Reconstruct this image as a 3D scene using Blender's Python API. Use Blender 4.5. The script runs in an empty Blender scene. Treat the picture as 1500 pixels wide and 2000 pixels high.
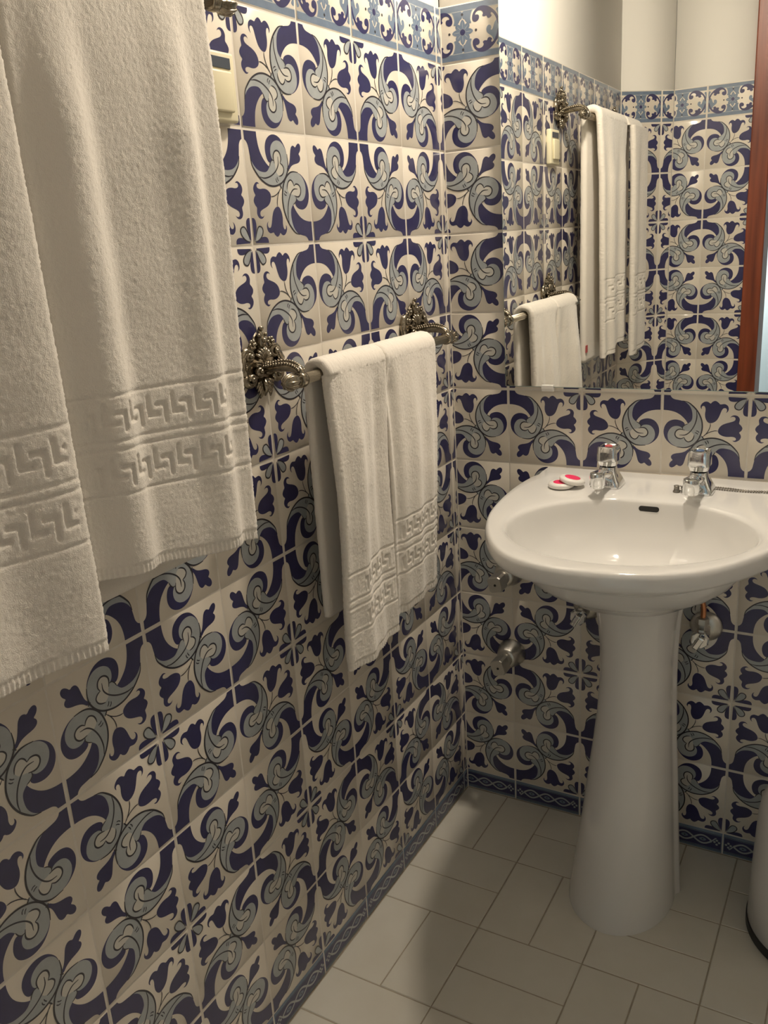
import bpy, bmesh, math, random
import numpy as np
from mathutils import Vector, Matrix
from mathutils.geometry import tessellate_polygon

random.seed(7)
RNG = np.random.default_rng(11)
sc = bpy.context.scene
COL = sc.collection
PI = math.pi

# ------------------------------------------------------------------ camera
cam_d = bpy.data.cameras.new('camera')
cam = bpy.data.objects.new('camera', cam_d)
COL.objects.link(cam)
cam_d.sensor_fit = 'VERTICAL'
cam_d.sensor_height = 32.0
cam_d.lens = 1714.7 / 2000 * 32.0
cam_d.clip_start = 0.01
CR = ((0.8698563, 0.4896053, -0.0603042), (0.0945479, -0.2854471, -0.9537194), (-0.4841597, 0.8238972, -0.2945892))
cam.matrix_world = Matrix(((CR[0][0], -CR[1][0], -CR[2][0], 0.7736),
                           (CR[0][1], -CR[1][1], -CR[2][1], -1.6281),
                           (CR[0][2], -CR[1][2], -CR[2][2], 1.2459),
                           (0, 0, 0, 1)))
sc.camera = cam

# ------------------------------------------------------------------ colour management, world, lights
sc.view_settings.view_transform = 'Standard'
sc.view_settings.look = 'None'
sc.view_settings.gamma = 1.0
sc.view_settings.exposure = 0.0
sc.view_settings.use_curve_mapping = False
sc.cycles.max_bounces = 10
sc.cycles.diffuse_bounces = 5
sc.cycles.glossy_bounces = 6
sc.cycles.sample_clamp_indirect = 6.0
sc.cycles.blur_glossy = 0.6

world = bpy.data.worlds.new('world')
sc.world = world
world.use_nodes = True
world.node_tree.nodes['Background'].inputs[0].default_value = (0.8, 0.75, 0.65, 1)
world.node_tree.nodes['Background'].inputs[1].default_value = 0.02

def point_light(name, loc, power, radius, color):
    d = bpy.data.lights.new(name, 'POINT')
    d.energy = power
    d.shadow_soft_size = radius
    d.color = color
    o = bpy.data.objects.new(name, d)
    COL.objects.link(o)
    o.location = loc
    return o

def shaded_light(name, loc, power, radius, color, size, blend):
    d = bpy.data.lights.new(name, 'SPOT')          # a lamp whose shade keeps the light below it
    d.energy = power
    d.shadow_soft_size = radius
    d.color = color
    d.spot_size = math.radians(size)
    d.spot_blend = blend
    o = bpy.data.objects.new(name, d)
    COL.objects.link(o)
    o.location = loc
    return o

shaded_light('bathroom_lamp', (0.41, -0.14, 2.13), 43.0, 0.05, (1.0, 0.87, 0.71), 176, 0.12)
point_light('sliver_fill', (0.0, -3.0, 1.0), 13.0, 0.08, (0.96, 1.0, 1.0))  # added unseen fill, brightens the far wall's sliver in the mirror

# ------------------------------------------------------------------ materials
def mat(name, color, rough=0.5, metal=0.0, spec=0.5, coat=0.0, bump=None, vary=None, sheen=0.0, subsurf=0.0):
    m = bpy.data.materials.new(name)
    m.use_nodes = True
    nt = m.node_tree
    b = nt.nodes['Principled BSDF']
    b.inputs['Base Color'].default_value = (*color, 1)
    b.inputs['Roughness'].default_value = rough
    b.inputs['Metallic'].default_value = metal
    b.inputs['Specular IOR Level'].default_value = spec
    b.inputs['Coat Weight'].default_value = coat
    b.inputs['Coat Roughness'].default_value = 0.06
    b.inputs['Sheen Weight'].default_value = sheen
    b.inputs['Sheen Roughness'].default_value = 0.5
    co = None
    if bump or vary:
        tc = nt.nodes.new('ShaderNodeTexCoord')
        co = tc.outputs['Object']
    if vary:            # (scale, amount, darker colour)
        n = nt.nodes.new('ShaderNodeTexNoise')
        n.inputs['Scale'].default_value = vary[0]
        n.inputs['Detail'].default_value = 5
        n.inputs['Roughness'].default_value = 0.6
        nt.links.new(co, n.inputs['Vector'])
        r = nt.nodes.new('ShaderNodeMapRange')
        r.inputs['From Min'].default_value = 0.35
        r.inputs['From Max'].default_value = 0.7
        r.inputs['To Min'].default_value = 0.0
        r.inputs['To Max'].default_value = vary[1]
        nt.links.new(n.outputs['Fac'], r.inputs['Value'])
        mx = nt.nodes.new('ShaderNodeMixRGB')
        mx.inputs['Color1'].default_value = (*color, 1)
        mx.inputs['Color2'].default_value = (*vary[2], 1)
        nt.links.new(r.outputs['Result'], mx.inputs['Fac'])
        nt.links.new(mx.outputs['Color'], b.inputs['Base Color'])
    if bump:            # (scale, strength, distance)
        n = nt.nodes.new('ShaderNodeTexNoise')
        n.inputs['Scale'].default_value = bump[0]
        n.inputs['Detail'].default_value = 3
        nt.links.new(co, n.inputs['Vector'])
        bp = nt.nodes.new('ShaderNodeBump')
        bp.inputs['Strength'].default_value = bump[1]
        bp.inputs['Distance'].default_value = bump[2]
        nt.links.new(n.outputs['Fac'], bp.inputs['Height'])
        nt.links.new(bp.outputs['Normal'], b.inputs['Normal'])
    return m

M = {}
M['cream'] = mat('cream_glaze', (0.77, 0.71, 0.61), 0.16, vary=(9, 0.45, (0.72, 0.64, 0.53)), bump=(28, 0.12, 0.002))
M['blue'] = mat('cobalt_glaze', (0.031, 0.030, 0.112), 0.17, vary=(60, 0.5, (0.022, 0.021, 0.076)), bump=(28, 0.12, 0.002))
M['light'] = mat('pale_blue_glaze', (0.41, 0.44, 0.455), 0.17, vary=(70, 0.6, (0.33, 0.36, 0.375)), bump=(28, 0.12, 0.002))
M['cell'] = mat('pale_cream_glaze', (0.62, 0.605, 0.55), 0.17)
M['line'] = mat('dark_line_glaze', (0.022, 0.020, 0.030), 0.2)
M['steel'] = mat('steel_blue_glaze', (0.16, 0.215, 0.30), 0.17, vary=(60, 0.6, (0.11, 0.15, 0.22)), bump=(28, 0.12, 0.002))
M['grout'] = mat('wall_grout', (0.77, 0.73, 0.66), 0.75, vary=(40, 0.5, (0.62, 0.54, 0.44)))
M['plaster'] = mat('cream_plaster', (0.80, 0.78, 0.73), 0.7, bump=(60, 0.08, 0.002))
M['floor'] = mat('floor_tile_ceramic', (0.67, 0.65, 0.58), 0.28, vary=(7, 0.55, (0.59, 0.56, 0.475)), bump=(35, 0.06, 0.002))
M['floor_grout'] = mat('floor_grout', (0.42, 0.37, 0.29), 0.8, vary=(30, 0.6, (0.2, 0.17, 0.13)))
M['china'] = mat('white_china', (0.755, 0.745, 0.72), 0.10, coat=0.3)
M['chrome'] = mat('chrome', (0.78, 0.79, 0.79), 0.07, metal=1.0)
M['dull_chrome'] = mat('dull_chrome', (0.62, 0.60, 0.55), 0.36, metal=1.0)
M['pewter'] = mat('antique_pewter', (0.42, 0.37, 0.29), 0.25, metal=1.0, vary=(160, 0.8, (0.16, 0.13, 0.09)))
M['rod'] = mat('antique_rod_metal', (0.47, 0.42, 0.34), 0.3, metal=1.0)
M['chain'] = mat('worn_chain_metal', (0.30, 0.28, 0.25), 0.35, metal=1.0)
M['dark'] = mat('dark_void', (0.012, 0.011, 0.01), 0.6)
M['copper'] = mat('copper_pipe', (0.55, 0.25, 0.13), 0.3, metal=1.0)
M['white_plastic'] = mat('white_plastic', (0.8, 0.79, 0.75), 0.35)
M['switch'] = mat('cream_plastic', (0.79, 0.73, 0.52), 0.35)
M['switch_slot'] = mat('dark_blue_plastic', (0.06, 0.075, 0.10), 0.35)
M['pink'] = mat('pink_label', (0.86, 0.03, 0.13), 0.45)
M['red'] = mat('red_plastic', (0.55, 0.09, 0.10), 0.3)
M['blue_dot'] = mat('blue_plastic', (0.1, 0.16, 0.3), 0.3)
M['soap'] = mat('soap_wrapper', (0.84, 0.82, 0.77), 0.3)
M['rubber'] = mat('black_rubber', (0.02, 0.02, 0.02), 0.5)
M['bin'] = mat('white_enamel', (0.72, 0.71, 0.69), 0.25, coat=0.2)
M['tumbler'] = mat('frosted_tumbler', (0.55, 0.60, 0.52), 0.3)
M['hall'] = mat('pale_blue_paint', (0.74, 0.80, 0.81), 0.6)
M['mirror'] = mat('mirror_silver', (0.90, 0.91, 0.89), 0.0, metal=1.0)
M['glass_edge'] = mat('mirror_glass_edge', (0.30, 0.42, 0.40), 0.1, spec=0.8)

for n_ in ('cream', 'blue', 'light', 'steel', 'cell', 'line'):       # softer second gloss of the old glaze
    s_ = M[n_].node_tree.nodes['Principled BSDF']
    s_.inputs['Coat Weight'].default_value = 0.5
    s_.inputs['Coat Roughness'].default_value = 0.38

def towel_mat():
    m = mat('white_terry', (0.85, 0.80, 0.72), 0.95, spec=0.1, sheen=0.4)
    nt = m.node_tree
    b = nt.nodes['Principled BSDF']
    tc = nt.nodes.new('ShaderNodeTexCoord')
    n1 = nt.nodes.new('ShaderNodeTexNoise'); n1.inputs['Scale'].default_value = 850; n1.inputs['Detail'].default_value = 2
    n2 = nt.nodes.new('ShaderNodeTexNoise'); n2.inputs['Scale'].default_value = 95; n2.inputs['Detail'].default_value = 4
    ad = nt.nodes.new('ShaderNodeMath'); ad.operation = 'MULTIPLY_ADD'; ad.inputs[1].default_value = 1.3
    bp = nt.nodes.new('ShaderNodeBump'); bp.inputs['Strength'].default_value = 0.30; bp.inputs['Distance'].default_value = 0.0022
    nt.links.new(tc.outputs['Object'], n1.inputs['Vector']); nt.links.new(tc.outputs['Object'], n2.inputs['Vector'])
    nt.links.new(n2.outputs['Fac'], ad.inputs[0]); nt.links.new(n1.outputs['Fac'], ad.inputs[2])
    nt.links.new(ad.outputs[0], bp.inputs['Height']); nt.links.new(bp.outputs['Normal'], b.inputs['Normal'])
    return m
M['towel'] = towel_mat()

def wood_mat():
    m = mat('red_brown_wood', (0.20, 0.045, 0.018), 0.35)
    nt = m.node_tree
    b = nt.nodes['Principled BSDF']
    tc = nt.nodes.new('ShaderNodeTexCoord')
    mp = nt.nodes.new('ShaderNodeMapping'); mp.inputs['Scale'].default_value = (60, 60, 3)
    n = nt.nodes.new('ShaderNodeTexNoise'); n.inputs['Scale'].default_value = 1.0; n.inputs['Detail'].default_value = 5
    cr = nt.nodes.new('ShaderNodeValToRGB')
    cr.color_ramp.elements[0].position = 0.3; cr.color_ramp.elements[0].color = (0.11, 0.022, 0.010, 1)
    cr.color_ramp.elements[1].position = 0.75; cr.color_ramp.elements[1].color = (0.27, 0.065, 0.025, 1)
    nt.links.new(tc.outputs['Object'], mp.inputs['Vector']); nt.links.new(mp.outputs[0], n.inputs['Vector'])
    nt.links.new(n.outputs['Fac'], cr.inputs[0]); nt.links.new(cr.outputs[0], b.inputs['Base Color'])
    return m
M['wood'] = wood_mat()

# ------------------------------------------------------------------ mesh helpers
def obj(name, verts, faces, material, parent=None, smooth=False, mats=None, midx=None, loc=None):
    me = bpy.data.meshes.new(name)
    me.from_pydata([tuple(map(float, v)) for v in verts], [], [tuple(f) for f in faces])
    for m in (mats or [material]):
        me.materials.append(m)
    if midx is not None:
        me.polygons.foreach_set('material_index', np.asarray(midx, dtype=np.int32))
    if smooth:
        me.polygons.foreach_set('use_smooth', np.ones(len(me.polygons), dtype=bool))
    me.update()
    o = bpy.data.objects.new(name, me)
    COL.objects.link(o)
    if loc: o.location = loc
    if parent: o.parent = parent
    return o

class MB:
    """collects shapes that end up as one mesh object"""
    def __init__(s): s.v = []; s.f = []; s.m = []
    def add(s, v, f, m=0):
        b = len(s.v)
        s.v += [tuple(p) for p in v]
        s.f += [tuple(i + b for i in q) for q in f]
        s.m += [m] * len(f)
        return s
    def box(s, x0, x1, y0, y1, z0, z1, m=0, bev=0.0):
        if bev <= 0:
            v = [(x, y, z) for z in (z0, z1) for y in (y0, y1) for x in (x0, x1)]
            return s.add(v, [(0, 2, 3, 1), (4, 5, 7, 6), (0, 1, 5, 4), (2, 6, 7, 3), (0, 4, 6, 2), (1, 3, 7, 5)], m)
        bm = bmesh.new()
        bmesh.ops.create_cube(bm, size=1.0)
        for q in bm.verts:
            q.co = ((q.co.x + .5) * (x1 - x0) + x0, (q.co.y + .5) * (y1 - y0) + y0, (q.co.z + .5) * (z1 - z0) + z0)
        bmesh.ops.bevel(bm, geom=bm.edges[:], offset=bev, segments=3, profile=0.5, affect='EDGES')
        bm.verts.index_update()
        s.add([q.co[:] for q in bm.verts], [[q.index for q in f.verts] for f in bm.faces], m)
        bm.free()
        return s
    def rings(s, rings, closed=True, cap0=False, cap1=False, m=0):
        n = len(rings[0]); v = [p for r in rings for p in r]; f = []
        for i in range(len(rings) - 1):
            for j in range(n if closed else n - 1):
                k = (j + 1) % n
                f.append((i * n + j, i * n + k, (i + 1) * n + k, (i + 1) * n + j))
        if cap0: f.append(tuple(range(n))[::-1])
        if cap1: f.append(tuple((len(rings) - 1) * n + j for j in range(n)))
        return s.add(v, f, m)
    def lathe(s, prof, c=(0, 0, 0), axis='z', n=32, m=0, cap0=True, cap1=True, flute=0, depth=0.0):
        rr = []
        for r, h in prof:
            ring = []
            for j in range(n):
                a = 2 * PI * j / n
                q = r * (1 + (depth * math.cos(flute * a) if flute else 0))
                x, y = q * math.cos(a), q * math.sin(a)
                p = {'z': (x, y, h), 'x': (h, x, y), 'y': (y, h, x)}[axis]
                ring.append((p[0] + c[0], p[1] + c[1], p[2] + c[2]))
            rr.append(ring)
        return s.rings(rr, True, cap0, cap1, m)
    def tube(s, pts, rad, n=10, m=0, flat=1.0, cap=True):
        pts = [Vector(p) for p in pts]
        if not hasattr(rad, '__len__'): rad = [rad] * len(pts)
        rr = []; up = None
        for i, p in enumerate(pts):
            t = (pts[min(i + 1, len(pts) - 1)] - pts[max(i - 1, 0)])
            t = t.normalized() if t.length > 1e-9 else Vector((0, 0, 1))
            if up is None:
                up = Vector((1, 0, 0)) if abs(t.x) < 0.9 else Vector((0, 1, 0))
            a = up - t * up.dot(t)
            a = a.normalized() if a.length > 1e-6 else t.orthogonal().normalized()
            up = a
            b = t.cross(a)
            rr.append([tuple(p + (a * math.cos(2 * PI * j / n) * flat + b * math.sin(2 * PI * j / n)) * rad[i]) for j in range(n)])
        return s.rings(rr, True, cap, cap, m)
    def ball(s, c, r, n=10, m=0, sc=(1, 1, 1)):
        rr = []
        k = max(4, n // 2 + 1)
        for i in range(1, k):
            a = PI * i / k
            rr.append([(c[0] + r * sc[0] * math.sin(a) * math.cos(2 * PI * j / n), c[1] + r * sc[1] * math.sin(a) * math.sin(2 * PI * j / n), c[2] + r * sc[2] * math.cos(a)) for j in range(n)])
        return s.rings(rr, True, True, True, m)
    def build(s, name, material, parent=None, smooth=True, mats=None, loc=None, angle=None):
        o = obj(name, s.v, s.f, material, parent, smooth, mats, s.m if mats else None, loc)
        if angle:
            o.data.set_sharp_from_angle(angle=math.radians(angle))
        return o

def tag(o, label=None, cat=None, group=None, kind=None):
    if label: o['label'] = label
    if cat: o['category'] = cat
    if group: o['group'] = group
    if kind: o['kind'] = kind
    return o

def thing(name, loc, label, cat, group=None):
    o = bpy.data.objects.new(name, None)
    o.empty_display_size = 0.05
    COL.objects.link(o)
    o.location = loc
    return tag(o, label, cat, group)

def smoothline(p, k=6):
    """Catmull-Rom through the points (any dimension)"""
    p = [np.array(q, float) for q in p]
    out = []
    for i in range(len(p) - 1):
        a = p[i - 1] if i else 2 * p[0] - p[1]
        d = p[i + 2] if i + 2 < len(p) else 2 * p[-1] - p[-2]
        b, c = p[i], p[i + 1]
        for j in range(k):
            t = j / k
            out.append(0.5 * ((2 * b) + (c - a) * t + (2 * a - 5 * b + 4 * c - d) * t * t + (3 * b - a - 3 * c + d) * t ** 3))
    out.append(p[-1])
    return out

def chaikin(p, it=2):
    p = np.array(p, float)
    for _ in range(it):
        q = np.roll(p, -1, axis=0)
        r = np.empty((2 * len(p), 2))
        r[0::2] = .75 * p + .25 * q
        r[1::2] = .25 * p + .75 * q
        p = r
    keep = [0]
    for i in range(1, len(p)):
        if np.abs(p[i] - p[keep[-1]]).max() > 1e-4: keep.append(i)
    if np.abs(p[keep[-1]] - p[keep[0]]).max() < 1e-4: keep.pop()
    return p[keep]

# ------------------------------------------------------------------ painted tile patterns (tile units, v runs down)
MOTIF = {
 'band': [(0.98,0.029),(0.98,0.029),(0.894,0.031),(0.894,0.031),(0.882,0.055),(0.85,0.077),(0.8,0.085),(0.738,0.096),(0.738,0.096),(0.701,0.116),(0.664,0.152),(0.64,0.196),(0.629,0.25),(0.628,0.303),(0.641,0.338),(0.678,0.372),(0.678,0.372),(0.698,0.336),(0.735,0.295),(0.78,0.258),(0.838,0.23),(0.912,0.215),(0.987,0.213),(0.987,0.213)],
 'leaf': [(0.738,0.096),(0.738,0.096),(0.684,0.112),(0.635,0.148),(0.585,0.198),(0.549,0.256),(0.522,0.324),(0.512,0.395),(0.516,0.458),(0.538,0.529),(0.569,0.581),(0.612,0.624),(0.673,0.658),(0.732,0.667),(0.8,0.662),(0.858,0.637),(0.903,0.586),(0.914,0.532),(0.911,0.501),(0.899,0.462),(0.869,0.423),(0.826,0.404),(0.776,0.406),(0.747,0.423),(0.737,0.443),(0.736,0.414),(0.712,0.389),(0.678,0.372),(0.641,0.338),(0.628,0.303),(0.629,0.25),(0.64,0.196),(0.664,0.152),(0.701,0.116)],
 'cres': [(0.71,0.384),(0.724,0.357),(0.757,0.337),(0.807,0.325),(0.857,0.328),(0.908,0.351),(0.945,0.398),(0.964,0.46),(0.959,0.522),(0.936,0.576),(0.891,0.622),(0.842,0.653),(0.787,0.666),(0.787,0.666),(0.858,0.635),(0.901,0.586),(0.912,0.532),(0.909,0.501),(0.897,0.464),(0.869,0.425),(0.826,0.406),(0.776,0.408),(0.747,0.425),(0.737,0.443),(0.734,0.414)],
 'cream': [(0.599,0.508),(0.606,0.544),(0.628,0.579),(0.667,0.594),(0.7,0.574),(0.716,0.542),(0.716,0.542),(0.751,0.558),(0.797,0.55),(0.821,0.518),(0.818,0.483),(0.794,0.452),(0.76,0.445),(0.714,0.455),(0.676,0.465),(0.634,0.467)],
 'tulip': [(0.431,0.342),(0.393,0.332),(0.358,0.302),(0.336,0.258),(0.322,0.214),(0.308,0.174),(0.291,0.153),(0.265,0.152),(0.251,0.171),(0.253,0.194),(0.266,0.213),(0.266,0.213),(0.24,0.194),(0.231,0.159),(0.243,0.123),(0.277,0.102),(0.312,0.108),(0.333,0.112),(0.35,0.089),(0.386,0.066),(0.422,0.083),(0.438,0.109),(0.464,0.085),(0.498,0.079),(0.532,0.098),(0.554,0.133),(0.552,0.159),(0.538,0.176),(0.538,0.176),(0.54,0.146),(0.52,0.131),(0.5,0.145),(0.492,0.183),(0.499,0.227),(0.494,0.28),(0.473,0.321),(0.453,0.338)],
 'petal': [(0.035,0.024),(0.035,0.024),(0.243,0.019),(0.243,0.019),(0.242,0.046),(0.225,0.068),(0.191,0.076),(0.148,0.073),(0.113,0.061),(0.074,0.044)],
 'drop': [(0.035,0.035),(0.035,0.035),(0.083,0.044),(0.126,0.066),(0.157,0.098),(0.168,0.129),(0.158,0.154),(0.133,0.167),(0.107,0.165),(0.084,0.142),(0.062,0.103),(0.046,0.07)],
 'bud': [(0.639,0.688),(0.669,0.667),(0.708,0.706),(0.759,0.726),(0.827,0.737),(0.862,0.754),(0.877,0.78),(0.87,0.807),(0.849,0.822),(0.881,0.847),(0.895,0.883),(0.887,0.91),(0.862,0.921),(0.828,0.904),(0.803,0.875),(0.781,0.893),(0.751,0.894),(0.725,0.868),(0.711,0.819),(0.697,0.765),(0.679,0.721)],
}
STROKE = {
 'outer': ([(0.751,0.094),(0.684,0.11),(0.635,0.146),(0.584,0.198),(0.547,0.256),(0.52,0.324),(0.51,0.395),(0.515,0.458),(0.536,0.53),(0.567,0.584),(0.611,0.628),(0.671,0.662),(0.732,0.671),(0.8,0.665)],0.0076),
 'vein': ([(0.586,0.208),(0.577,0.269),(0.584,0.331),(0.603,0.392),(0.634,0.449),(0.668,0.488),(0.711,0.513),(0.772,0.515)],0.0068),
 's1': ([(0.599,0.507),(0.606,0.544),(0.628,0.579),(0.667,0.595),(0.7,0.574),(0.716,0.54)],0.0068),
 's2': ([(0.716,0.542),(0.751,0.56),(0.797,0.552),(0.823,0.52),(0.82,0.481),(0.794,0.451),(0.76,0.443),(0.71,0.453)],0.0076),
 's3': ([(0.735,0.447),(0.737,0.416),(0.712,0.389),(0.678,0.372)],0.0051),
 't1': ([(0.541,0.475),(0.559,0.458),(0.581,0.455)],0.0051),
 't2': ([(0.554,0.497),(0.572,0.482),(0.593,0.475)],0.0051),
 'stem': ([(0.431,0.342),(0.432,0.38),(0.45,0.433),(0.481,0.481),(0.512,0.511)],0.0059),
 'dropline': ([(0.035,0.035),(0.083,0.044),(0.126,0.066),(0.157,0.098),(0.168,0.129),(0.158,0.154),(0.133,0.167),(0.107,0.165),(0.084,0.142),(0.062,0.103),(0.04,0.051)],0.0068),
 'rib1': ([(0.493,0.546),(0.526,0.5)],0.0068),
 'rib2': ([(0.636,0.685),(0.669,0.664)],0.0068),
}

U = 0.15            # tile size
Z0 = 0.05           # top of the skirting tiles
ZT = 1.55           # top of the ten tile rows
ZB = 1.645          # top of the frieze

def tri(poly):
    return [tuple(t) for t in tessellate_polygon([[Vector((q[0], q[1], 0)) for q in poly]])]

def ribbon(pts, w, k=3, taper=True):
    p = np.array(smoothline(pts, k))
    n = len(p)
    t = np.gradient(p, axis=0)
    t /= np.linalg.norm(t, axis=1)[:, None] + 1e-9
    nn = np.stack([-t[:, 1], t[:, 0]], 1)
    ww = np.full(n, w / 2)
    if taper:
        s = np.linspace(0, 1, n)
        ww *= 0.45 + 0.55 * np.clip(np.minimum(s, 1 - s) * 6, 0, 1)
    v = np.concatenate([p + nn * ww[:, None], p - nn * ww[:, None]])
    f = []
    for i in range(n - 1):
        f += [(i, i + 1, n + i + 1), (i, n + i + 1, n + i)]
    return v, f

class Pattern:
    """flat layered triangles in tile units (u, v) with a small height"""
    def __init__(s): s.v = []; s.f = []; s.m = []; s.n = 0
    def put(s, v, f, m, h):
        v = np.asarray(v, float)
        s.v.append(np.column_stack([v, np.full(len(v), h)]))
        s.f += [tuple(int(i) + s.n for i in q) for q in f]
        s.m += [m] * len(f)
        s.n += len(v)
    def poly(s, p, m, h, it=2):
        p = chaikin(p, it) if it else np.array(p, float)
        s.put(p, tri(p), m, h)
    def line(s, p, w, m, h, k=3, taper=True):
        v, f = ribbon(p, w, k, taper)
        s.put(v, f, m, h)
    def done(s):
        s.V = np.concatenate(s.v); s.F = np.array(s.f, dtype=np.int64); s.M = np.array(s.m, dtype=np.int32)
        return s

WALL_MATS = ['cream', 'blue', 'light', 'cell', 'line', 'steel', 'grout']
CREAM, BLUE, LIGHT, CELL, LINE, STEEL, GROUT = range(7)

def base_tile(P, w, h, m, d=0.0014):
    """a tile body with eased edges (w, h in tile units)"""
    a, b = 0.006, 0.018
    o = [(a, a), (w - a, a), (w - a, h - a), (a, h - a)]
    i = [(b, b), (w - b, b), (w - b, h - b), (b, h - b)]
    v = [(x, y, -d) for x, y in o] + [(x, y, 0.0) for x, y in i]
    P.v.append(np.array(v))
    f = [(4, 5, 6), (4, 6, 7)]
    for k in range(4):
        l = (k + 1) % 4
        f += [(k, l, 4 + l), (k, 4 + l, 4 + k)]
    P.f += [tuple(q + P.n for q in t) for t in f]
    P.m += [m] * len(f)
    P.n += 8

# ease the scrolls a touch away from the tile's diagonal so the mirrored pair does not cross
_sh = lambda pts: [(u + .012, v - .012) for u, v in pts]
for k_ in ('leaf', 'cres', 'cream'):
    MOTIF[k_] = _sh(MOTIF[k_])
MOTIF['band'] = [(min(u + .012, .982), v - .012) for u, v in MOTIF['band']]
for k_ in ('outer', 'vein', 's1', 's2', 's3', 't1', 't2'):
    STROKE[k_] = (_sh(STROKE[k_][0]), STROKE[k_][1])

def make_scroll_tile():
    P = Pattern()
    base_tile(P, 1, 1, CREAM)
    sw = lambda pts: [(q[1], q[0]) for q in pts]
    for g in (lambda p: p, sw):
        for k in ('band', 'cres', 'tulip', 'petal'):
            P.poly(g(MOTIF[k]), BLUE, 0.00014)
        P.poly(g(MOTIF['leaf']), LIGHT, 0.00024)
        P.poly(g(MOTIF['cream']), CELL, 0.00030)
        for k, (pts, w) in STROKE.items():
            if k in ('dropline', 'rib1', 'rib2'): continue
            P.line(g(pts), w * (2.1 if k == 'outer' else 1.5 if k == 'stem' else 1.9), LINE, 0.00038 + (0.00001 if g is sw else 0))
    P.poly(MOTIF['drop'], LIGHT, 0.00024)
    P.poly(MOTIF['bud'], BLUE, 0.00015)
    P.poly([(0.493, 0.546), (0.526, 0.5), (0.669, 0.664), (0.636, 0.685)], LIGHT, 0.0001, 0)
    for k in ('dropline', 'rib1', 'rib2'):
        P.line(STROKE[k][0], STROKE[k][1] * 1.8, LINE, 0.0004)
    return P.done()

FH = (ZB - ZT) / U      # frieze height in tile units
def make_frieze_tile():
    P = Pattern()
    H = FH
    base_tile(P, 1, H, CREAM)
    P.poly([(.018, .018), (.982, .018), (.982, .085), (.018, .085)], STEEL, 0.00012, 0)
    P.poly([(.018, H - .018), (.982, H - .018), (.982, H - .085), (.018, H - .085)], STEEL, 0.00012, 0)
    cx, cy = 0.5, H / 2
    P.line([(.018, .088), (.5, .088), (.982, .088)], .008, LIGHT, .0002, 2, False)
    P.line([(.018, H - .088), (.5, H - .088), (.982, H - .088)], .008, LIGHT, .0002, 2, False)
    for sx in (-1, 1):
        for sy in (-1, 1):
            g = lambda pts: [(cx + sx * x, cy + sy * y) for x, y in pts]
            # dark C-scroll: thin at the side, thick with leaves at top, curling in towards the middle
            P.poly(g([(.455, .02), (.47, .02), (.475, .07), (.45, .13), (.40, .19), (.33, .235), (.255, .25), (.19, .235),
                      (.14, .19), (.125, .13), (.14, .095), (.175, .085), (.215, .105), (.222, .145), (.20, .165), (.165, .16),
                      (.18, .19), (.215, .205), (.255, .195), (.275, .165), (.255, .14), (.285, .125), (.315, .135), (.325, .105),
                      (.355, .10), (.385, .125), (.365, .14), (.375, .165), (.41, .135), (.44, .08)]), BLUE, .00022)
            # corner leaf
            P.poly(g([(.482, .05), (.482, .2), (.455, .2), (.43, .18), (.455, .15), (.46, .1)]), STEEL, .00014)
            # middle palmette half
            P.poly(g([(0, .235), (.15, .238), (.118, .19), (.105, .13), (.12, .085), (.085, .08), (.05, .10), (.03, .135), (0, .145)]), STEEL, .00016, 1)
            P.line(g([(.145, .232), (.118, .19), (.105, .13), (.118, .088)]), .008, LIGHT, .0002)
        # side leaf with curl
        g = lambda pts: [(cx + sx * x, cy + y) for x, y in pts]
        P.poly(g([(.478, -.1), (.478, .11), (.45, .14), (.40, .15), (.385, .10), (.35, .075), (.315, .05), (.305, .01), (.325, -.03),
                  (.36, -.03), (.375, 0), (.36, .025), (.385, .03), (.40, -.01), (.42, -.06)]), STEEL, .00018)
    for k in range(8):
        a = k * PI / 4
        L = 0.145 if k % 2 == 0 else 0.125
        ca, sa = math.cos(a), math.sin(a)
        P.poly([(cx + r * ca - t * sa, cy + r * sa + t * ca) for r, t in ((.02, 0), (.06, .034), (.105, .03), (L, 0), (.105, -.03), (.06, -.034))], STEEL, .00016 + .00001 * (k % 2), 1)
        P.line([(cx + .03 * ca, cy + .03 * sa), (cx + (L - .03) * ca, cy + (L - .03) * sa)], .006, LIGHT, .0002, 2)
    P.poly([(cx + .034 * math.cos(a), cy + .034 * math.sin(a)) for a in np.linspace(0, 2 * PI, 12, endpoint=False)], BLUE, .00026, 1)
    for dx, dy in ((.175, 0), (-.175, 0), (0, .19), (0, -.19)):
        P.poly([(cx + dx + .016 * math.cos(a), cy + dy + .016 * math.sin(a)) for a in np.linspace(0, 2 * PI, 8, endpoint=False)], LINE, .00026, 1)
    return P.done()

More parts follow.
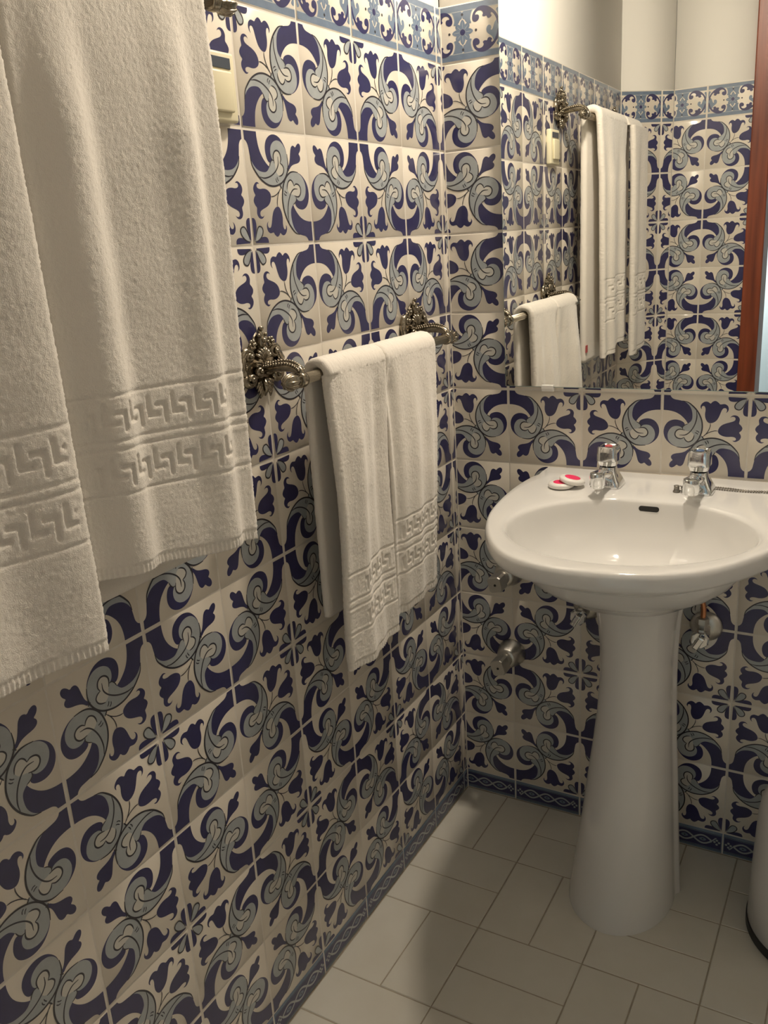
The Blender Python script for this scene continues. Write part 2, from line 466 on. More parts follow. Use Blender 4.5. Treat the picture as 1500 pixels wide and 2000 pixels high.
SH = Z0 / U             # skirting height in tile units
def make_skirting_tile():
    P = Pattern()
    H = SH
    base_tile(P, 1, H, STEEL)
    P.poly([(.02, .062), (.98, .062), (.98, H - .062), (.02, H - .062)], BLUE, .00012, 0)
    P.line([(.02, .05), (.5, .05), (.98, .05)], .006, LINE, .0002, 2, False)
    P.line([(.02, H - .05), (.5, H - .05), (.98, H - .05)], .006, LINE, .0002, 2, False)
    c = H / 2
    n = 40
    xs = np.linspace(.14, .86, n)
    for ph in (0, PI):
        pts = [(x, c + .062 * math.sin((x - .14) / .72 * 3 * 2 * PI / 2 + ph)) for x in xs]
        P.line(pts, .024, LIGHT, .00022 + ph * .00001, 1, False)
    for k in range(3):
        x = .14 + .72 * (k + .5) / 3
        P.poly([(x - .062, c), (x, c - .034), (x + .062, c), (x, c + .034)], STEEL, .00018)
        P.poly([(x - .016, c), (x, c - .012), (x + .016, c), (x, c + .012)], LINE, .00024)
    for sx in (-1, 1):
        for dx, dy in ((.425, -.03), (.425, .035), (.455, .0), (.395, .0)):
            P.poly([(.5 + sx * dx + .017 * math.cos(a), c + dy + .017 * math.sin(a)) for a in np.linspace(0, 2 * PI, 9, endpoint=False)], LIGHT, .00022, 1)
        P.line([(.5 + sx * .36, c), (.5 + sx * .40, c - .05 * sx), (.5 + sx * .42, c - .062 * sx)], .016, LIGHT, .0002)
    return P.done()

SCROLL, FRIEZE, SKIRT = make_scroll_tile(), make_frieze_tile(), make_skirting_tile()

def clip_tris(V, F, Mi, lo, hi):
    """cut the triangles to lo <= u <= hi"""
    for lim, sg in ((lo, 1), (hi, -1)):
        if lim is None: continue
        d = (V[:, 0] - lim) * sg
        ins = d >= 0
        cnt = ins[F].sum(1)
        full = cnt == 3
        nf = [F[full]]; nm = [Mi[full]]
        newv = []; base = len(V)
        for t, m in zip(F[(cnt > 0) & (cnt < 3)], Mi[(cnt > 0) & (cnt < 3)]):
            poly = []
            for a, b in ((t[0], t[1]), (t[1], t[2]), (t[2], t[0])):
                if ins[a]: poly.append(a)
                if ins[a] != ins[b]:
                    w = d[a] / (d[a] - d[b])
                    newv.append(V[a] * (1 - w) + V[b] * w)
                    poly.append(base + len(newv) - 1)
            for k in range(1, len(poly) - 1):
                nf.append(np.array([[poly[0], poly[k], poly[k + 1]]])); nm.append(np.array([m], dtype=np.int32))
        if newv: V = np.concatenate([V, np.array(newv)])
        F = np.concatenate(nf); Mi = np.concatenate(nm)
    return V, F, Mi

def tile_field(pat, name, O, a, n, s0, s1, ref, z_top, hgt, rows, mirror, label, kind='structure', extra_top=None, edge_gap=0.002):
    """one wall's tiling as one mesh.  O: wall foot at s=0, a: direction of s, n: normal into the room."""
    O, a, n = (np.array(q, float) for q in (O, a, n))
    VV, FF, MM = [], [], []
    cnt = 0
    k0 = math.floor((s0 - ref) / U + 1e-6); k1 = math.ceil((s1 - ref) / U - 1e-6)
    cache = {}
    for k in range(k0, k1):
        sa = ref + k * U
        lo = (s0 + edge_gap - sa) / U if sa < s0 - 1e-4 else None
        hi = (s1 - edge_gap - sa) / U if sa + U > s1 + 1e-4 else None
        if hi is not None and hi < 0.03: continue
        if lo is not None and lo > 0.97: continue
        for r in range(rows):
            fu = mirror and (k % 2 != 0)
            fv = mirror and (r % 2 != 0)
            key = (k, fu, fv)
            if key not in cache:
                V = pat.V.copy()
                if fu: V[:, 0] = 1 - V[:, 0]
                if fv: V[:, 1] = hgt / U - V[:, 1]
                cache[key] = clip_tris(V, pat.F, pat.M, lo, hi)
            V, F, Mi = cache[key]
            tu, tv, td = RNG.normal(0, .0022), RNG.normal(0, .0022), RNG.normal(0, .00012)
            rz = RNG.normal(0, .0012)
            u, v = V[:, 0] - .5, V[:, 1] - hgt / U / 2
            ur, vr = u - rz * v, v + rz * u
            depth = V[:, 2] + td + (tu * u + tv * v) * U
            s = sa + (ur + .5) * U
            z = z_top - r * hgt - (vr + hgt / U / 2) * U
            P = O[None] + s[:, None] * a[None] + depth[:, None] * n[None]
            P[:, 2] += z
            VV.append(P); FF.append(F + cnt); MM.append(Mi)
            cnt += len(P)
    # grout bed behind the tiles
    g = []
    for s, z in ((s0, z_top), (s1, z_top), (s1, z_top - rows * hgt), (s0, z_top - rows * hgt)):
        p = O + s * a - n * .0010
        g.append((p[0], p[1], z))
    VV.append(np.array(g)); FF.append(np.array([[cnt, cnt + 1, cnt + 2], [cnt, cnt + 2, cnt + 3]])); MM.append(np.array([GROUT, GROUT], dtype=np.int32))
    V = np.concatenate(VV); F = np.concatenate(FF); Mi = np.concatenate(MM)
    nrm = np.cross(V[F[:, 1]] - V[F[:, 0]], V[F[:, 2]] - V[F[:, 0]])
    flip = (nrm @ n) < 0
    F[flip] = F[flip][:, ::-1]
    mats = [M[q] for q in WALL_MATS]
    if extra_top:                                  # plain plaster above and the wall body behind
        ev, ef = extra_top
        b = len(V)
        V = np.concatenate([V, np.array(ev, float)])
        mats = mats + [M['plaster']]
    me = bpy.data.meshes.new(name)
    nt = len(F); nq = len(extra_top[1]) if extra_top else 0
    me.vertices.add(len(V)); me.vertices.foreach_set('co', V.ravel())
    me.loops.add(nt * 3 + nq * 4)
    li = F.ravel()
    if nq: li = np.concatenate([li, (np.array(extra_top[1]) + b).ravel()])
    me.loops.foreach_set('vertex_index', li.astype(np.int32))
    me.polygons.add(nt + nq)
    ls = np.concatenate([np.arange(nt) * 3, nt * 3 + np.arange(nq) * 4]).astype(np.int32)
    me.polygons.foreach_set('loop_start', ls)
    mi = np.concatenate([Mi, np.full(nq, len(mats) - 1)]).astype(np.int32)
    for m in mats: me.materials.append(m)
    me.polygons.foreach_set('material_index', mi)
    me.update(calc_edges=True)
    me.validate()
    o = bpy.data.objects.new(name, me)
    COL.objects.link(o)
    return tag(o, label, None, None, kind)

HC = 2.40      # ceiling height
def slab(P0, P1, n, z0, z1, th):
    """plaster body: from foot point P0 to P1, thickness th behind the face, z0..z1 face zone (list of quads)"""
    P0, P1, n = (np.array(q, float) for q in (P0, P1, n))
    f0, f1 = P0 - n * .0012, P1 - n * .0012
    b0, b1 = P0 - n * th, P1 - n * th
    v = []
    for p in (f0, f1, b1, b0):
        v.append((p[0], p[1], z0))
    for p in (f0, f1, b1, b0):
        v.append((p[0], p[1], z1))
    q = [(0, 1, 5, 4), (1, 2, 6, 5), (2, 3, 7, 6), (3, 0, 4, 7), (0, 3, 2, 1), (4, 5, 6, 7)]
    return v, q

# room: corner of the two seen walls at the origin, back wall y = 0, left wall x = 0, floor z = 0
XR = 1.60
YF = -1.5076
CH0, CH1 = (0.0, -1.3747), (0.134, YF)       # the short slanted wall left of the door
cl = math.hypot(CH1[0] - CH0[0], CH1[1] - CH0[1])
ca = ((CH1[0] - CH0[0]) / cl, (CH1[1] - CH0[1]) / cl, 0)
cn = (-ca[1], ca[0], 0)
DX0, DX1 = 0.369, 1.22                       # door surround outer edges

def wall(name, label, P0, P1, n, ref, th=0.12, order=1):
    P0 = (P0[0], P0[1], 0.0); P1 = (P1[0], P1[1], 0.0)
    d = np.array(P1) - np.array(P0)
    L = float(np.linalg.norm(d)); a = d / L
    tile_field(SCROLL, 'wall_' + name, P0, a, n, 0, L, ref, ZT, U, 10, True, label, extra_top=slab(P0, P1, n, 0, HC, th))
    tile_field(FRIEZE, 'trim_%d' % order, P0, a, n, 0, L, ref, ZB, ZB - ZT, 1, False,
               'frieze of blue scrollwork medallion border tiles along ' + label.split('tiled ')[-1])
    tile_field(SKIRT, 'baseboard_' + name, P0, a, n, 0, L, ref, Z0, Z0, 1, False,
               'low blue guilloche skirting tiles along ' + label.split('tiled ')[-1])

wall('left', 'blue and cream patterned tiled left wall behind the towels', (0, 0), (0, CH0[1]), (1, 0, 0), 0.1275 * U, order=1)
wall('back', 'blue and cream patterned tiled back wall behind the basin', (0, 0), (XR, 0), (0, -1, 0), 0.802 * U - U, order=2)
wall('corner', 'narrow slanted tiled wall beside the door, seen in the mirror', CH0, CH1, cn, 0.1447, order=3)
wall('front', 'tiled front wall beside the door frame, seen in the mirror', CH1, (DX0 + .004, YF), (0, 1, 0), 0.2344 - 0.134 + U, order=4)
wall('right', 'tiled right wall opposite the towels', (XR, YF), (XR, 0), (-1, 0, 0), 0.05, order=5)

b = MB(); b.box(-.0005, .0022, -.0022, .0005, 0, ZB)
tag(b.build('trim_6', M['grout'], smooth=False), 'white grout line in the corner between the two tiled walls', kind='structure')
def struct(o, label): return tag(o, label, None, None, 'structure')

# front wall to the right of the door and above it
b = MB(); b.box(DX1 - .004, XR + .12, YF - .12, YF, 0, HC); b.box(DX0 + .004, DX1, YF - .12, YF, 2.10, HC)
struct(b.build('wall_doorway', M['plaster'], smooth=False), 'cream plastered wall around and above the doorway')
# ceiling
b = MB(); b.box(-.12, XR + .12, YF - .12, .12, HC, HC + .1)
struct(b.build('ceiling', M['plaster'], smooth=False), 'plain cream ceiling of the bathroom')
# door frame (red-brown wood), lining the opening
b = MB()
b.box(DX0, 0.425, YF - .13, YF + .012, 0, 2.12, bev=.004)
b.box(1.165, DX1, YF - .13, YF + .012, 0, 2.12, bev=.004)
b.box(0.425, 1.165, YF - .13, YF + .012, 2.06, 2.12, bev=.004)
struct(b.build('door_1', M['wood'], smooth=False), 'red-brown wooden door frame reflected at the right of the mirror')

# floor: 20 x 10 cm tiles in basket weave
def basket(x0, x1, y0, y1):
    mb = MB()
    rows = []
    i0, i1 = math.floor(x0 / .2), math.ceil(x1 / .2)
    j1 = math.ceil(-y0 / .2)
    V, F, Mi = [], [], []
    for i in range(i0, i1):
        for j in range(0, j1):
            for k in range(2):
                if (i + j) % 2 == 0:
                    a0, a1, c0, c1 = i * .2 + k * .1, i * .2 + k * .1 + .1, -(j + 1) * .2, -j * .2
                else:
                    a0, a1, c0, c1 = i * .2, i * .2 + .2, -(j + 1) * .2 + k * .1, -(j + 1) * .2 + k * .1 + .1
                a0, a1, c0, c1 = max(a0, x0), min(a1, x1), max(c0, y0), min(c1, y1)
                if a1 - a0 < .004 or c1 - c0 < .004: continue
                g, e = .0006, .0022
                zz = random.gauss(0, .00015)
                t1, t2 = random.gauss(0, .0015), random.gauss(0, .0015)
                o = [(a0 + g, c0 + g), (a1 - g, c0 + g), (a1 - g, c1 - g), (a0 + g, c1 - g)]
                q = [(a0 + e, c0 + e), (a1 - e, c0 + e), (a1 - e, c1 - e), (a0 + e, c1 - e)]
                mx, my = (a0 + a1) / 2, (c0 + c1) / 2
                v = [(x, y, -.0016) for x, y in o] + [(x, y, zz + t1 * (x - mx) + t2 * (y - my)) for x, y in q]
                mb.add(v, [(4, 5, 6, 7), (0, 1, 5, 4), (1, 2, 6, 5), (2, 3, 7, 6), (3, 0, 4, 7)], 0)
    mb.box(x0 - .12, x1 + .12, y0 - .0, y1 + .12, -.06, -.0010, 1)
    return mb
struct(basket(0, XR, YF - .12, 0).build('floor', None, smooth=False, mats=[M['floor'], M['floor_grout']]), 'off-white rectangular floor tiles laid in basket weave')

# the bright room beyond the doorway, seen only as a sliver in the mirror
b = MB()
b.box(-.9, 3.0, -3.4, -3.3, 0, HC); b.box(-1.0, -.9, -3.4, YF - .12, 0, HC); b.box(3.0, 3.1, -3.4, YF - .12, 0, HC)
b.box(-1.0, 0.37, YF - .16, YF - .125, 0, HC); b.box(DX1, 3.1, YF - .16, YF - .125, 0, HC)
b.box(-1.0, 3.1, -3.4, YF - .12, HC, HC + .1); b.box(-1.0, 3.1, -3.4, YF - .121, -.06, -.001)
struct(b.build('wall_beyond', M['hall'], smooth=False), 'pale blue-white room beyond the doorway, a sliver in the mirror')

# ------------------------------------------------------------------ mirror
MA = 0.010                                     # the mirror hangs very slightly turned
mx = Vector((math.cos(MA), math.sin(MA), 0)); mn = Vector((math.sin(MA), -math.cos(MA), 0))
mo = Vector((0.1195, -0.013, 0))
W_, MZ0, MZ1, TH = 0.76, 0.958, 1.98, 0.004
t = thing('mirror', (0.5, 0, 0.958), 'large frameless wall mirror above the washbasin', 'mirror')
def mq(s, d, z): p = mo + mx * s - mn * d; return (p.x - .5, p.y, z - .958)
e = .0012
v = [mq(e, 0, MZ0 + e), mq(W_ - e, 0, MZ0 + e), mq(W_ - e, 0, MZ1 - e), mq(e, 0, MZ1 - e),
     mq(0, e, MZ0), mq(W_, e, MZ0), mq(W_, e, MZ1), mq(0, e, MZ1),
     mq(0, TH, MZ0), mq(W_, TH, MZ0), mq(W_, TH, MZ1), mq(0, TH, MZ1)]
f = [(0, 1, 2, 3)] + [(i, (i + 1) % 4 + 0, (i + 1) % 4 + 4, i + 4)[::-1] for i in range(4)] + [(4 + i, 4 + (i + 1) % 4, 8 + (i + 1) % 4, 8 + i)[::-1] for i in range(4)] + [(11, 10, 9, 8)]
obj('mirror_glass', v, f, None, t, False, [M['mirror'], M['glass_edge']], [0] + [1] * 8 + [1])
for s in (.087, .62):
    b = MB()
    b.box(s - .012, s + .012, -.0035, .0, -.004, .0045, bev=.0015)
    b.box(s - .012, s + .012, -.002, .010, -.008, -.0005, bev=.001)
    vv = [mq(p[0], p[1], p[2] + .958) for p in b.v]
    o = obj('mirror_clip', vv, b.f, M['white_plastic'], t)

# ------------------------------------------------------------------ washbasin
CX = 0.438
OUT = smoothline([(0, -.512), (.04, -.510), (.073, -.503), (.105, -.491), (.136, -.471), (.164, -.442), (.193, -.399), (.221, -.343), (.242, -.278), (.254, -.20), (.258, -.125), (.254, -.06), (.243, -.02), (.236, -.004)], 8)
OUT = [tuple(p) for p in OUT] + [(x, -.002) for x in (.20, .16, .12, .08, .04, 0)]
def resample(p, n):
    p = np.array(p, float)
    d = np.concatenate([[0], np.cumsum(np.linalg.norm(np.diff(p, axis=0), axis=1))])
    s = np.linspace(0, d[-1], n)
    return np.stack([np.interp(s, d, p[:, 0]), np.interp(s, d, p[:, 1])], 1)
NB = 64
half = resample(OUT, NB)
outer = np.concatenate([half, [(-x, y) for x, y in half[-2:0:-1]]])
th = np.linspace(-PI / 2, PI / 2, NB)
ih = np.stack([.193 * np.cos(th), np.where(np.sin(th) < 0, -.297 + .165 * np.sin(th), -.297 + .168 * np.sin(th))], 1)
ih[:, 0] = np.sign(ih[:, 0]) * np.abs(ih[:, 0]) ** 1.0
ih[:, 1] = np.minimum(ih[:, 1], -.137)          # straighter back edge below the taps
ih[0, 0] = ih[-1, 0] = 0
inner = np.concatenate([ih, [(-x, y) for x, y in ih[-2:0:-1]]])
def skew(pts):
    return np.array([(x, y - .17 * x * y) for x, y in pts])       # the basin sits very slightly turned
outer = skew(outer); inner = skew(inner)
def ring(base, sc_, z, c=(0, -.297), bz=0.0):
    r = []
    for x, y in base:
        px, py = c[0] + (x - c[0]) * sc_, c[1] + (y - c[1]) * sc_
        zz = z + bz * max(0.0, min(1.0, (py + .035) / .02))
        r.append((CX + px, min(py, -.0015), zz))
    return r
def mixr(a, bb, w, z, bz=0.0):
    p = a * (1 - w) + bb * w
    return [(CX + x, min(y, -.0015), z + bz * max(0.0, min(1.0, (y + .035) / .02))) for x, y in p]
def ell(rx, ry, cy, z):
    h_ = np.stack([rx * np.cos(th), cy + ry * np.sin(th)], 1)
    h_[0, 0] = h_[-1, 0] = 0
    return [(CX + x, y, z) for x, y in np.concatenate([h_, [(-x, y) for x, y in h_[-2:0:-1]]])]
t = thing('washbasin', (CX, 0, 0), 'white china pedestal washbasin with two chrome taps, under the mirror', 'washbasin')
b = MB()
cu = (0, -.235)
R_ = [ell(.07, .075, -.2, .640), ell(.092, .10, -.215, .648), ring(outer, .46, .664, cu), ring(outer, .56, .686, cu), ring(outer, .66, .708, cu), ring(outer, .76, .7315, cu), ring(outer, .86, .7475, cu), ring(outer, .93, .755, cu), ring(outer, .962, .7578, cu),
      ring(outer, .982, .7605, cu), ring(outer, .995, .7655, cu), ring(outer, 1.0, .771, cu), ring(outer, 1.0, .776, cu, .009), ring(outer, .996, .782, cu, .009), ring(outer, .988, .7878, cu, .009), ring(outer, .976, .7903, cu, .009)]
R_ += [mixr(outer, inner, w, z, .009) for w, z in ((.22, .7906), (.45, .7903), (.65, .7898), (.78, .7892), (.88, .7882), (.95, .7868))]
R_ += [ring(inner, s, z) for s, z in ((1.000, .7845), (.991, .7812), (.983, .7765), (.965, .763), (.935, .745), (.89, .728), (.82, .710), (.72, .695), (.58, .683), (.42, .676), (.25, .672), (.12, .670))]
b.rings(R_, True, True, True)
bo = b.build('basin', M['china'], t)
bo.location = (-CX, 0, 0)
# plug hole and overflow
b = MB(); b.lathe([(.006, -.001), (.018, .0), (.022, .002), (.019, .0045), (.012, .003)], (CX, -.297, .670), 'z', 28)
o = b.build('drain_ring', M['chrome'], t); o.location = (-CX, 0, 0)
b = MB()
sl = []
for k in range(2):
    pass
pts = [(-.013 + .0045 * math.cos(a), .0045 * math.sin(a)) for a in np.linspace(PI / 2, 3 * PI / 2, 9)] + [(.013 + .0045 * math.cos(a), .0045 * math.sin(a)) for a in np.linspace(-PI / 2, PI / 2, 9)]
b.rings([[(.434 + x, -.1406 + dy + z * .215, .7725 + z) for x, z in pts] for dy in (.012, -.0006)], True, True, True)
o = b.build('overflow_slot', M['dark'], t, False); o.location = (-CX, 0, 0)
# pedestal
def ped(cx, hw, front, z, nb=44):
    back, cy_ = -.135, -.175
    p_ = []
    for a in np.linspace(0, PI, nb):
        p_.append((cx + hw * math.cos(a), cy_ - (cy_ - front) * math.sin(a) ** .95, z))
    p_ += [(cx + hw * q, y, z) for q, y in ((-.99, back - .026), (-1.0, back - .020), (-1.045, back - .014), (-1.06, back - .006), (-1.03, back), (-.80, back), (-.78, back + .015), (.78, back + .015), (.80, back), (1.03, back), (1.06, back - .006), (1.045, back - .014), (1.0, back - .020), (.99, back - .026))]
    return p_
PED = [(.4125, .0985, -.314, .0), (.4125, .0985, -.314, .004), (.4135, .0955, -.310, .03), (.416, .0895, -.300, .10), (.419, .083, -.290, .17), (.422, .0765, -.281, .25), (.4245, .0695, -.271, .33), (.427, .0645, -.263, .40), (.428, .0618, -.258, .47), (.428, .0625, -.258, .53), (.4275, .066, -.264, .58), (.427, .0715, -.276, .62), (.427, .078, -.292, .655), (.427, .083, -.305, .68)]
b = MB(); b.rings([ped(*q) for q in PED], True, True, True)
o = b.build('pedestal', M['china'], t, angle=60); o.location = (-CX, 0, 0)

# ------------------------------------------------------------------ taps
def make_tap(x, y, z, dot, label):
    t = thing('basin_tap', (x, y, z), label, 'tap', 'chrome taps on the washbasin')
    def rsq(hw, hd, zz, e=.35, oy=0.0, n=36):
        r = []
        for j in range(n):
            a = 2 * PI * j / n
            c, s = math.cos(a), math.sin(a)
            r.append((hw * math.copysign(abs(c) ** e, c), oy + hd * math.copysign(abs(s) ** e, s), zz))
        return r
    b = MB()
    b.rings([rsq(.0262, .0262, .0, .3), rsq(.027, .027, .002, .3), rsq(.0262, .0262, .006, .3), rsq(.0225, .023, .014, .35), rsq(.0185, .0195, .022, .4), rsq(.0155, .016, .030, .6), rsq(.015, .0155, .037, .9)], True, True, True)
    b.build('tap_body', M['chrome'], t, angle=40)
    b = MB()
    sp = []
    for yy, zz, hw, hh in ((.006, .020, .0135, .012), (-.012, .0215, .013, .0115), (-.03, .0265, .0125, .011), (-.045, .0315, .012, .0095), (-.057, .0345, .0118, .0075), (-.068, .0345, .011, .0062)):
        sp.append([(hw * math.copysign(abs(math.cos(2 * PI * j / 24)) ** .6, math.cos(2 * PI * j / 24)), yy, zz + hh * math.copysign(abs(math.sin(2 * PI * j / 24)) ** .6, math.sin(2 * PI * j / 24))) for j in range(24)])
    b.rings(sp, True, True, True)
    s = b.build('spout', M['chrome'], t, angle=50)
    b = MB(); b.lathe([(.009, .0135), (.0118, .0145), (.0122, .0165), (.0122, .019), (.0132, .0195), (.0136, .021), (.0136, .037), (.0128, .041), (.010, .0425)], (0, -.070, 0), 'z', 36)
    b.build('nozzle', M['chrome'], s, angle=35)
    b = MB()
    b.rings([rsq(.0125, .0125, .0375, .9), rsq(.0155, .0155, .040, .6), rsq(.0165, .0165, .046, .42), rsq(.0168, .0168, .0475, .36), rsq(.0188, .0188, .049, .34), rsq(.0182, .0182, .062, .32), rsq(.0172, .0172, .0735, .32), rsq(.0158, .0158, .0755, .34), rsq(.0135, .0135, .0755, .4), rsq(.0125, .0125, .0742, .5)], True, True, True)
    h = b.build('handle', M['chrome'], t, angle=35)
    b = MB(); b.lathe([(.0068, .0740), (.0068, .0754), (.0055, .0760)], (0, 0, 0), 'z', 24)
    o = b.build('indicator_disc', dot[0], h)
    tag(o, dot[1])
    return t
make_tap(.343, -.072, .7895, (M['red'], 'red hot-water disc'), 'chrome basin tap with a red disc on top, beside the soap')
make_tap(.502, -.066, .7895, (M['blue_dot'], 'dark blue cold-water disc'), 'chrome basin tap with the bead chain lying behind it')

# bead chain with its stud
t = thing('plug_chain', (.50, -.03, .79), 'thin metal bead chain lying on the basin deck around the right tap', 'chain')
def beads(pts, r, step, name):
    p = np.array(smoothline(pts, 12)); d = np.concatenate([[0], np.cumsum(np.linalg.norm(np.diff(p, axis=0), axis=1))])
    b = MB()
    for s in np.arange(0, d[-1], step):
        b.ball([np.interp(s, d, p[:, k]) for k in range(3)], r, 8)
    b.tube(p, r * .35, 6)
    o = b.build(name, M['chain'], t); o.location = (-.50, .03, -.79)
zc = .7925
beads([(.518, -.040, zc), (.55, -.042, zc), (.58, -.048, zc), (.61, -.044, zc), (.645, -.046, zc)], .0019, .0043, 'bead_strand')
beads([(.518, -.050, zc), (.55, -.053, zc), (.585, -.0525, zc), (.61, -.049, zc), (.645, -.052, zc)], .0019, .0043, 'bead_strand')
b = MB()
b.lathe([(.0062, 0), (.0064, .002), (.0048, .004), (.0046, .010), (.0052, .0115), (.0035, .0125)], (.468, -.083, .7902), 'z', 20)
for k, (px, py) in enumerate(((.4725, -.0755), (.4775, -.071))):
    ri = [(px + .0042 * math.cos(a) * .8, py + .0042 * math.cos(a) * .6, .7955 + .0042 * math.sin(a)) for a in np.linspace(0, 2 * PI, 17)]
    b.tube(ri, .0009, 6)
o = b.build('chain_stud', M['chain'], t); o.location = (-.50, .03, -.79)

# soaps
def soap(loc, rot, label):
    t = thing('soap_tablet', loc, label, 'soap', 'wrapped guest soaps on the basin deck')
    b = MB(); b.lathe([(.022, 0), (.0262, .0018), (.0278, .0055), (.0262, .0095), (.0222, .0112), (.015, .0113)], (0, 0, 0), 'z', 40)
    b.build('wrapped_disc', M['soap'], t)
    b = MB(); b.lathe([(.0165, .0111), (.0165, .01165), (.012, .0118)], (0, 0, 0), 'z', 36)
    o = b.build('pink_label', M['pink'], t); tag(o, 'round bright pink label')
    t.rotation_euler = rot
    t.scale = (.87, .87, .87)
    return t
soap((.2665, -.112, .7906), (0, 0, .2), 'round white wrapped soap lying flat, partly under another soap')
soap((.2835, -.103, .7985), (-.05, .20, 0), 'round white soap with pink label leaning on top of another soap')

# tumbler at the picture's right edge
b = MB(); b.lathe([(.024, 0), (.0262, .002), (.029, .05), (.031, .09), (.0315, .092), (.029, .091), (.027, .05), (.024, .005)], (.646, -.035, .7906), 'z', 36)
o = b.build('tumbler', M['tumbler'], None)
tag(o, 'pale frosted tumbler at the right end of the basin deck', 'tumbler')

# ------------------------------------------------------------------ valves on the back wall
def stop_valve(x, z, label, rot):
    t = thing('stop_valve', (x, 0, z), label, 'valve', 'chrome stop valves left of the pedestal')
    b = MB(); b.lathe([(.0305, -.0005), (.031, -.003), (.030, -.008), (.0265, -.022), (.0225, -.034), (.0195, -.039), (.013, -.040)], (0, 0, 0), 'y', 40)
    b.build('wall_cover', M['dull_chrome'], t)
    b = MB(); b.lathe([(.0145, -.036), (.0148, -.046), (.0135, -.054), (.011, -.058)], (0, 0, 0), 'y', 28)
    b.build('valve_stem', M['dull_chrome'], t)
    b = MB()
    prof = [(.0165, .010), (.0125, .0145), (-.0125, .0145), (-.0165, .010), (-.0165, -.010), (-.0125, -.0145), (.0125, -.0145), (.0165, -.010)]
    b.rings([[(p * s, y, q * s) for p, q in prof] for s, y in ((.72, -.050), (1.0, -.057), (1.0, -.083), (.93, -.086))], True, True, True)
    h = b.build('valve_handle', M['dull_chrome'], t, smooth=False)
    h.rotation_euler = (0, rot, 0)
    b = MB(); b.lathe([(.0026, -.0858), (.0026, -.0866), (.002, -.0868)], (0, 0, .001), 'y', 14)
    b.build('handle_hole', M['dark'], h)
    return t
stop_valve(.117, .562, 'upper chrome stop valve just under the basin edge', 1.35)
stop_valve(.119, .374, 'lower chrome stop valve, halfway down the back wall left of the pedestal', 1.25)

def angle_valve(x, z, label, dirx):
    t = thing('angle_valve', (x, 0, z), label, 'valve', 'supply valves under the basin')
    b = MB(); b.lathe([(.030, -.001), (.030, -.004), (.024, -.010), (.012, -.013)], (0, 0, 0), 'y', 32)
    b.build('wall_flange', M['dull_chrome'], t)
    b = MB(); b.lathe([(.010, -.01), (.010, -.03), (.0125, -.031), (.0125, -.056), (.009, -.058)], (0, 0, 0), 'y', 24)
    b.lathe([(.0085, 0), (.0085, .022), (.0115, .023), (.0115, .034), (.008, .036)], (0, -.044, 0), 'z', 6)
    b.build('valve_body', M['dull_chrome'], t, angle=35)
    b = MB(); b.lathe([(.006, -.057), (.0165, -.060), (.0175, -.068), (.015, -.073)], (0, 0, 0), 'y', 8)
    b.box(-.006, .006, -.088, -.070, -.014, .014, bev=.003)
    h = b.build('valve_knob', M['chrome'], t, smooth=False)
    h.rotation_euler = (0, .5, 0)
    b = MB(); b.tube(smoothline([(0, -.044, .03), (0, -.046, .06), (dirx * .012, -.052, .10), (dirx * .02, -.056, .17)], 6), .005, 12)
    b.build('supply_pipe', M['copper'], t)
    return t
angle_valve(.517, .505, 'copper and chrome supply valve right of the pedestal', -1)
angle_valve(.286, .512, 'supply valve half hidden behind the left side of the pedestal', 1)

# ------------------------------------------------------------------ wall switch
t = thing('wall_switch', (0, -.672, 1.443), 'cream plastic wall switch under the upper towel rail bracket, right of the big towels', 'switch')
b = MB(); b.box(-.001, .013, -.034, .034, -.041, .041, bev=.004)
b.build('switch_plate', M['switch'], t, angle=40)
b = MB(); b.box(.0125, .018, -.022, .022, -.030, .018, bev=.003)
b.build('rocker', M['switch'], t, angle=40)
b = MB(); b.box(.0125, .0142, -.024, .024, .021, .034, bev=.0006)
b.build('dark_slot', M['switch_slot'], t, smooth=False)

# ------------------------------------------------------------------ waste bin
t = thing('waste_bin', (.775, -.148, 0), 'white waste bin with a black base ring, right of the pedestal', 'bin')
b = MB(); b.lathe([(.132, .016), (.1355, .02), (.1335, .12), (.129, .235), (.124, .262), (.112, .274), (.06, .279)], (0, 0, 0), 'z', 72)
b.build('bin_body', M['bin'], t)
b = MB(); b.lathe([(.134, 0), (.1375, .003), (.1375, .019), (.134, .022)], (0, 0, 0), 'z', 72)
b.build('base_ring', M['rubber'], t, angle=40)

